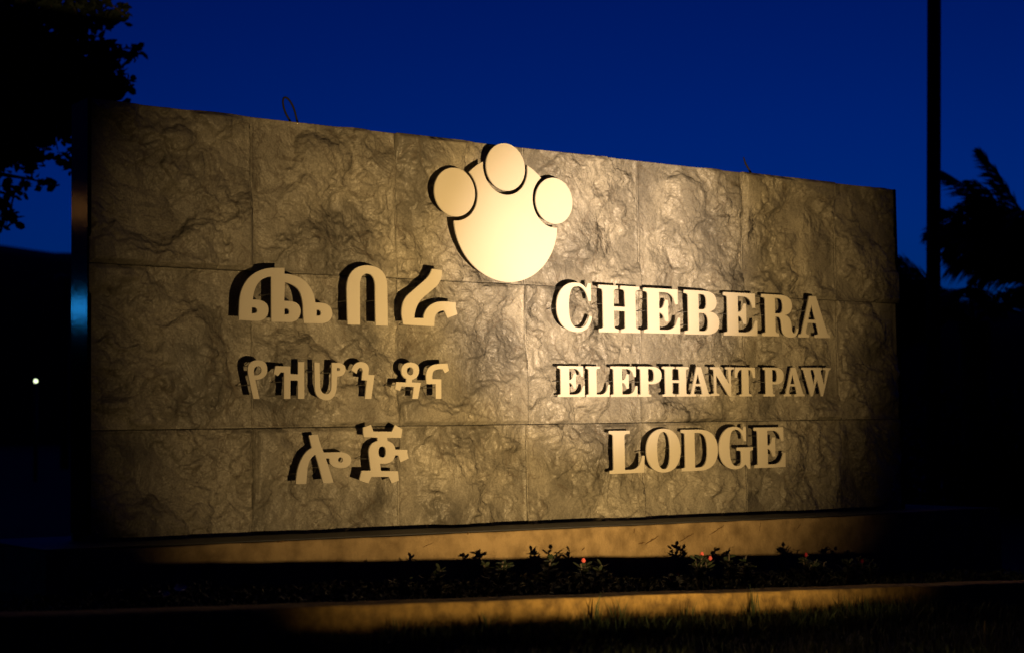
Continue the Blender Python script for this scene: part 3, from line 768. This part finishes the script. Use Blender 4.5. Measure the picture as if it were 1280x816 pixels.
# ------------------------------------------------------------------ bent bars sticking out of the top of the wall
lp = []
for i in range(25):
    a = -2.05 + 4.2 * i / 24 + math.pi / 2 + 0.0
    e, f2 = .022 * math.cos(a), .052 * math.sin(a)
    lp.append((0.866 + e * .86 - f2 * .42, 0.10, 1.690 + e * .45 + f2 * .92))
lp = [(0.914, .10, 1.60)] + lp + [(0.899, .10, 1.60)]
tag(link('wire_loop', tube('wire_loop', lp, .0042, M_WIRE, 8)), 'thin dark loop of bent wire standing on top of the wall at left', 'wire loop')
tag(link('wire_stub', tube('wire_stub', [(3.46, .10, 1.60), (3.425, .10, 1.652), (3.393, .10, 1.69), (3.380, .10, 1.722)], [.005, .005, .005, .003], M_WIRE, 8)),
    'short bent bar end sticking up from the wall top at right', 'wire')

# ------------------------------------------------------------------ the dark pole behind the wall
pole = empty('pole', (8.258, 2.969, ground_z(6, 2)))
tag(pole, 'tall slim dark pole behind the right end of the wall', 'pole')
link('shaft', tube('shaft', [(0, 0, 0), (.20, -.147, 7.5)], [.059, .055], M_POLE, 20), pole)
link('base_plate', bevel_mesh(mesh('base_plate', [(x, y, z) for x in (-.14, .14) for y in (-.14, .14) for z in (0, .02)],
     [(0, 1, 3, 2), (4, 6, 7, 5), (0, 4, 5, 1), (2, 3, 7, 6), (0, 2, 6, 4), (1, 5, 7, 3)], M_POLE), .004), pole)

# ------------------------------------------------------------------ the broadleaf tree at upper left
def make_tree(seed, base, tips, crown, trunk_h, label, leaf=.055, leaves=60, rad=.34):
    r = random.Random(seed)
    root = empty('broadleaf_tree', base)
    tag(root, label, 'tree')
    bm = bmesh.new()
    def add(pts, rr):
        me = tube('t', pts, rr, M_BARK, 7); bm.from_mesh(me); bpy.data.meshes.remove(me)
    top = Vector((0, 0, trunk_h))
    add([(0, 0, -.1), (.03, .02, trunk_h * .5), top], [.17, .13, .10])
    LV = []
    for tip in tips:
        tip = Vector(tip)
        mid = top.lerp(tip, .5) + Vector((r.gauss(0, .08), r.gauss(0, .08), .12))
        add([top - Vector((0, 0, r.uniform(0, .5))), mid, tip], [.055, .03, .008])
        for k in range(7):
            t = r.uniform(.35, 1) if k > 1 else 1.0
            b = mid.lerp(tip, (t - .35) / .65)
            e = b + Vector((r.gauss(0, 1), r.gauss(0, 1), r.gauss(0, .7))).normalized() * r.uniform(.12, rad)
            add([b, e], [.008, .003])
            for q in range(leaves // 7):
                p = b.lerp(e, r.uniform(.3, 1.05)) + Vector((r.gauss(0, .03), r.gauss(0, .03), r.gauss(0, .03)))
                LV.append(p)
    tm = bpy.data.meshes.new('trunk'); bm.to_mesh(tm); bm.free(); tm.materials.append(M_BARK)
    link('trunk', tm, root)
    n = len(LV); P = np.array([tuple(v) for v in LV]); rs = np.random.RandomState(seed)
    d = rs.normal(size=(n, 3)); d[:, 2] = d[:, 2] * .6 - .2; d /= np.linalg.norm(d, axis=1)[:, None]
    u = rs.normal(size=(n, 3)); s = np.cross(d, u); s /= np.linalg.norm(s, axis=1)[:, None]
    L = rs.uniform(.7, 1.3, n)[:, None] * leaf; W = L * .62
    bend = np.cross(d, s) * L * .10
    V = np.stack([P, P + d * L * .35 + s * W * .45 + bend, P + d * L * .75 + s * W * .42 + bend, P + d * L, P + d * L * .75 - s * W * .42 + bend, P + d * L * .35 - s * W * .45 + bend], 1).reshape(-1, 3)
    o = np.arange(n) * 6
    F = np.concatenate([np.stack([o, o + 1, o + 2, o + 3], 1), np.stack([o, o + 3, o + 4, o + 5], 1)])
    link('crown', np_mesh('crown', V, F, M_LEAF), root)
    return root
# tips are relative to the foot: the right-hand side of the crown hangs into the picture
TREE = Vector((0.96, 6.65, -0.35))
r = random.Random(5)
tips = []
for k in range(150):
    a = r.uniform(0, 6.283); rr = 2.0 * r.uniform(.3, 1) ** .5; 
    tips.append((math.cos(a) * rr * .72, math.sin(a) * rr * .8, 3.75 + r.uniform(-1.25, 1.6) * (1 - .25 * rr)))
# sprigs that reach out over the wall
R_ = Vector((.805, -.593, 0))
for (s, z, dep) in ((1.75, 3.22, 0), (1.70, 3.33, .1), (1.60, 3.42, 0), (1.66, 3.18, 0), (1.72, 3.12, .1), (1.5, 3.55, 0), (1.45, 3.75, 0), (1.40, 3.95, .1), (1.35, 4.15, 0), (1.42, 3.42, .1), (1.78, 3.30, 0), (1.55, 3.65, 0), (1.62, 3.38, 0), (1.55, 3.28, .1), (1.50, 3.22, 0), (1.58, 3.16, .15), (1.45, 3.3, .1), (1.66, 3.10, 0), (1.40, 3.15, 0), (1.80, 3.55, -.1), (1.75, 3.30, .1), (1.72, 3.95, 0), (1.66, 3.80, .15), (1.60, 3.62, -.1), (1.50, 3.1, .1), (1.45, 2.95, 0), (1.62, 3.05, .2), (1.35, 2.78, 0),
                    (1.2, 2.62, .1), (1.05, 2.5, 0), (1.3, 3.0, .2), (1.4, 3.5, 0), (1.5, 3.35, 0.3), (1.38, 3.8, 0), (1.45, 4.1, 0), (1.5, 4.3, .1), (1.1, 2.8, 0), (0.9, 2.45, 0), (1.3, 4.4, 0)):
    p = R_ * s + Vector((-.1, .14, 0)) * dep
    tips.append((p.x, p.y, z))
make_tree(3, TREE, tips, None, 2.6, 'dark broadleaf tree overhanging the left end of the wall', leaf=.085, leaves=150, rad=.30)

# ------------------------------------------------------------------ palms at right
def frond(length, rise, droop, nleaf, leaflen, seed, twist=0.0):
    """in its own frame the frond runs along +x and droops"""
    r = random.Random(seed)
    pts = []
    for i in range(15):
        t = i / 14
        pts.append(Vector((length * t * (1 - .12 * t), 0, rise * t - droop * t * t)))
    V, F = [], []
    stem = tube('t', pts, [.020 * (1 - .8 * i / 14) for i in range(15)], M_PALM, 5)
    for v in stem.vertices: V.append(v.co.copy())
    for p in stem.polygons: F.append(tuple(p.vertices))
    bpy.data.meshes.remove(stem)
    for k in range(nleaf):
        t = .13 + .87 * k / nleaf
        i = min(13, int(t * 14)); f = t * 14 - i
        p = pts[i].lerp(pts[i + 1], f); tan = (pts[i + 1] - pts[i]).normalized()
        nrm = tan.cross(Vector((0, 1, 0))).normalized() * -1
        ll = leaflen * (math.sin(math.pi * min(1, .18 + t * .75)) ** .7) * r.uniform(.8, 1.1)
        for s in (-1, 1):
            d = (tan * .75 + Vector((0, s * .75, 0)) + nrm * r.uniform(.10, .6)).normalized()
            w = .013
            q1 = p + d * ll * .55; q2 = p + d * ll + Vector((0, 0, -ll * r.uniform(.02, .16)))
            side = d.cross(nrm).normalized() * w
            o = len(V)
            V += [p - side * .5, p + side * .5, q1 - side, q1 + side, q2]
            F += [(o, o + 1, o + 3, o + 2), (o + 2, o + 3, o + 4)]
    return mesh('frond', V, F, M_PALM)
def make_palm(loc, trunk_h, fr, label, seed):
    root = empty('palm_tree', loc)
    tag(root, label, 'palm tree', 'palms at the right')
    n = 16
    link('trunk', tube('trunk', [(0.02 * math.sin(i), 0, trunk_h * i / n - .1 * (i == 0)) for i in range(n + 1)],
         [.15 + (.015 if i % 2 else 0) for i in range(n + 1)], M_BARK, 12), root)
    for i, (az, ln, ri, dr, roll) in enumerate(fr):
        o = link('frond', frond(ln, ri, dr, 110, ln * .34, seed * 40 + i), root, (0, 0, trunk_h))
        o.rotation_euler = Euler((R(roll), 0, R(az)), 'XYZ')
    return root
LEFT = 180 - 36.4     # azimuth that runs to the left across the view
g_ = ground_z(6, 3)
make_palm((10.85, 3.52, g_), 1.74 - g_, [(LEFT + 2, 1.0, 1.2, .5, 0), (LEFT - 5, 1.1, 1.1, .6, 30), (LEFT + 8, 1.15, .95, .6, -30), (LEFT, .9, .9, .4, 0), (LEFT + 18, 1.0, 1.25, .5, 0), (LEFT + 4, 1.05, 1.05, .55, 50), (LEFT - 8, 1.0, .95, .45, -20), (LEFT + 10, .95, 1.35, .45, 0), (LEFT - 4, 1.15, .85, .75, 10), (LEFT + 12, 1.1, .7, .8, 40), (LEFT - 15, .9, .7, .7, 0), (LEFT, 1.15, 1.25, .55, 20), (LEFT - 18, 1.30, 1.35, .80, -30), (LEFT + 25, 1.2, .95, .75, 35), (LEFT + 60, 1.4, 1.3, .8, 0), (LEFT + 100, 1.4, 1.2, .9, 0),
          (LEFT + 150, 1.5, 1.1, .9, 0), (LEFT + 200, 1.5, 1.3, .9, 0), (LEFT - 60, 1.4, 1.2, .9, 0), (LEFT - 100, 1.4, 1.0, .9, 0), (LEFT - 30, 1.2, 1.6, .5, 0), (LEFT + 5, .8, 1.5, .3, 0)],
          'taller palm at the right edge of the frame with feathery fronds', 1)
make_palm((11.0, 4.6, g_), 1.38 - g_, [(LEFT + 6, 2.1, .62, .50, 40), (LEFT - 3, 2.0, .85, .55, 10), (LEFT + 10, 1.5, 1.15, .5, 30), (LEFT - 12, 1.6, 1.2, .5, -20), (LEFT + 20, 1.4, 1.2, .6, 0), (LEFT + 2, 1.9, .75, .55, 20), (LEFT - 6, 1.7, 1.0, .6, 0), (LEFT, 1.65, .95, .50, 60), (LEFT - 10, 1.5, 1.2, .55, 40), (LEFT + 14, 1.75, .70, .45, 60), (LEFT + 35, 1.5, .9, .6, 30), (LEFT - 35, 1.5, 1.0, .6, 0),
          (LEFT + 70, 1.3, .9, .7, 0), (LEFT + 110, 1.4, .9, .7, 0), (LEFT + 160, 1.4, 1.0, .7, 0), (LEFT + 200, 1.4, .9, .7, 0), (LEFT - 70, 1.4, .9, .7, 0), (LEFT - 110, 1.4, .9, .7, 0), (LEFT + 3, 1.2, 1.45, .5, 20)],
          'lower palm behind the pole with spiky fronds spreading left', 2)

# ------------------------------------------------------------------ hedges, hills
def bush(loc, size, seed, label, n=5200, leaf=.06):
    root = empty('bush', loc)
    tag(root, label, 'bush', 'dark bushes behind the wall')
    rs = np.random.RandomState(seed)
    c = rs.normal(size=(26, 3)); c /= np.linalg.norm(c, axis=1)[:, None]; c *= rs.uniform(.3, .95, 26)[:, None]
    c[:, 2] = np.abs(c[:, 2]); c *= np.array(size)
    k = rs.randint(0, 26, n)
    d0 = rs.normal(size=(n, 3)); d0 /= np.linalg.norm(d0, axis=1)[:, None]
    P = c[k] + d0 * rs.uniform(.5, 1, n)[:, None] * np.array(size) * .38
    P[:, 2] = np.abs(P[:, 2])
    d = rs.normal(size=(n, 3)); d /= np.linalg.norm(d, axis=1)[:, None]
    u = rs.normal(size=(n, 3)); s = np.cross(d, u); s /= np.linalg.norm(s, axis=1)[:, None]
    L = rs.uniform(.7, 1.4, n)[:, None] * leaf
    V = np.stack([P, P + d * L * .5 + s * L * .32, P + d * L, P + d * L * .5 - s * L * .32], 1).reshape(-1, 3)
    o = np.arange(n) * 4
    link('foliage', np_mesh('foliage', V, np.stack([o, o + 1, o + 2, o + 3], 1), M_LEAF), root)
    bm = bmesh.new()
    for i in range(9):
        me = tube('t', [(rs.normal(0, .06), rs.normal(0, .06), -.05), tuple(c[i])], [.03, .008], M_BARK, 5); bm.from_mesh(me); bpy.data.meshes.remove(me)
    sm = bpy.data.meshes.new('stem'); bm.to_mesh(sm); bm.free(); sm.materials.append(M_BARK)
    link('stem', sm, root)
B = [((10.0, 5.6), (1.3, 1.3, 1.25), 'dark rounded bush right behind the end of the wall'), ((11.6, 5.2), (1.4, 1.2, 1.35), 'dark bush between the pole and the palms'),
     ((12.9, 4.4), (1.5, 1.3, 1.5), 'dark bush behind the palms at the right edge'), ((11.9, 3.0), (1.2, 1.1, 1.15), 'lower bush in front at the right edge')]
for i, ((x, y), s, lab) in enumerate(B): bush((x, y, g_), s, 70 + i, lab, 9000)

def hills(name, dist, profile, seed, depth):
    """ridge running across the view; profile maps heading in degrees to height in metres"""
    V, F = [], []
    n = 260; rows = 7
    for i in range(n + 1):
        hd = -60 + 220 * i / n
        hh = np.interp(hd, [p[0] for p in profile], [p[1] for p in profile])
        hh += (value_noise(np.array([hd * .9]), np.array([1.0]), seed)[0] - .5) * hh * .16 + (value_noise(np.array([hd * 4.0]), np.array([1.0]), seed + 2)[0] - .5) * hh * .11
        for j in range(rows):
            t = j / (rows - 1)
            rr = dist + depth * t
            z = -0.6 + (hh + .6) * math.sin(math.pi * t) ** .8
            V.append((-2.2 + rr * math.sin(R(hd)), -5.5 + rr * math.cos(R(hd)), z - (.5 if j in (0, rows - 1) else 0)))
            if i and j:
                a = (i - 1) * rows + j - 1
                F.append((a, a + rows, a + rows + 1, a + 1))
    return tag(link(name, mesh(name, V, F, M_HILL, True)), kind='structure')
hills('hills', 120, [(-60, 9), (0, 13), (14, 17.2), (20, 17.4), (24, 15.5), (36, 11), (48, 10.5), (56, 10), (80, 12), (160, 8)], 4, 60)

# a small far palm-like shrub on the left skyline
sr = empty('far_shrub', (12.5, 33.2, -0.5))
tag(sr, 'small arching shrub on the far skyline just left of the wall', 'shrub')
link('stem', tube('stem', [(0, 0, 0), (0.05, 0, 4.8)], [.12, .07], M_BARK, 6), sr)
for i, (a, l) in enumerate(((LEFT, 1.2), (LEFT + 180, 1.1), (LEFT + 30, 1.0), (LEFT + 150, 1.0), (LEFT + 90, 1.0), (LEFT - 90, 1.0))):
    o = link('frond', frond(l, .35, .55, 16, .3, 900 + i), sr, (0, 0, 4.75)); o.rotation_euler = (0, 0, R(a))

# ------------------------------------------------------------------ lamps
def ball(name, r, material, parent, loc):
    bm = bmesh.new(); bmesh.ops.create_uvsphere(bm, u_segments=20, v_segments=12, radius=r)
    me = bpy.data.meshes.new(name); bm.to_mesh(me); bm.free(); me.materials.append(material)
    me.polygons.foreach_set('use_smooth', [True] * len(me.polygons))
    return link(name, me, parent, loc)
def garden_lamp(loc, h, r, material, label):
    root = empty('garden_lamp', loc); tag(root, label, 'lamp')
    link('post', tube('post', [(0, 0, 0), (0, 0, h - r)], .035, M_POLE, 10), root)
    ball('globe', r, material, root, (0, 0, h))
    link('cap', tube('cap', [(0, 0, h + r * .8), (0, 0, h + r * 1.35), (0, 0, h + r * 1.6)], [r * 1.2, r * .8, r * .2], M_HOUSING, 16), root)
    return root
garden_lamp((8.43, 23.96, -.5), 1.88, .030, M_LAMP_G, 'far garden lamp with a lit pale green-white globe, left of the wall')

# mirrored in the polished end of the wall: a blue and an amber lamp down the drive, outside the frame
C0 = Vector((-2.1733, -5.495, .4282))
def mirror_lamp(zhit, dist, r, material, label):
    p = Vector((0, .09, zhit)); d = (p - C0).normalized(); d.x = -d.x
    q = p + d * dist
    garden_lamp((q.x, q.y, -.5), q.z + .5, r, material, label)
mirror_lamp(.870, 9.0, .085, M_LAMP_B, 'blue lit garden lamp off to the left of the wall')
mirror_lamp(1.235, 9.0, .10, M_LAMP_O, 'dim amber garden lamp off to the left of the wall')

# the flood light
fl = empty('flood_light', (FLOOD.x, FLOOD.y, ground_z(FLOOD.x, FLOOD.y)))
tag(fl, 'black ground flood light in the grass that lights the sign', 'flood light')
hz = FLOOD.z - fl.location.z
dirv = (WIDE_AIM - FLOOD).normalized()
rot = dirv.to_track_quat('-Z', 'Y')
def cyl(name, a, b, ra, rb, material, seg=24, cap=True):
    o = link(name, tube(name, [a, b], [ra, rb], material, seg, cap), fl); return o
cen = Vector((0, 0, hz))
back = cen - dirv * .10
link('housing', tube('housing', [back - dirv * .02, back, cen - dirv * .012], [.02, .045, .055], M_HOUSING, 24, False), fl)
link('stake', tube('stake', [(0, 0, -.1), back], [.006, .009], M_HOUSING, 8), fl)
cyl('lens', cen - dirv * .014, cen - dirv * .012, .050, .050, M_GLASS)
def spot(name, aim, power, size, blend, color, radius):
    ld = bpy.data.lights.new(name, 'SPOT')
    ld.energy = power; ld.spot_size = size; ld.spot_blend = blend; ld.color = color; ld.shadow_soft_size = radius
    lo = bpy.data.objects.new(name, ld); COL.objects.link(lo)
    lo.location = FLOOD
    lo.rotation_euler = (Vector(aim) - FLOOD).to_track_quat('-Z', 'Y').to_euler()
    return lo
spot('wide_beam', WIDE_AIM, WIDE_POWER, WIDE_SIZE, WIDE_BLEND, WIDE_COLOR, .03)
spot('middle_beam', MID_AIM, MID_POWER, MID_SIZE, MID_BLEND, MID_COLOR, .03)
spot('hot_beam', HOT_AIM, HOT_POWER, HOT_SIZE, HOT_BLEND, HOT_COLOR, .03)
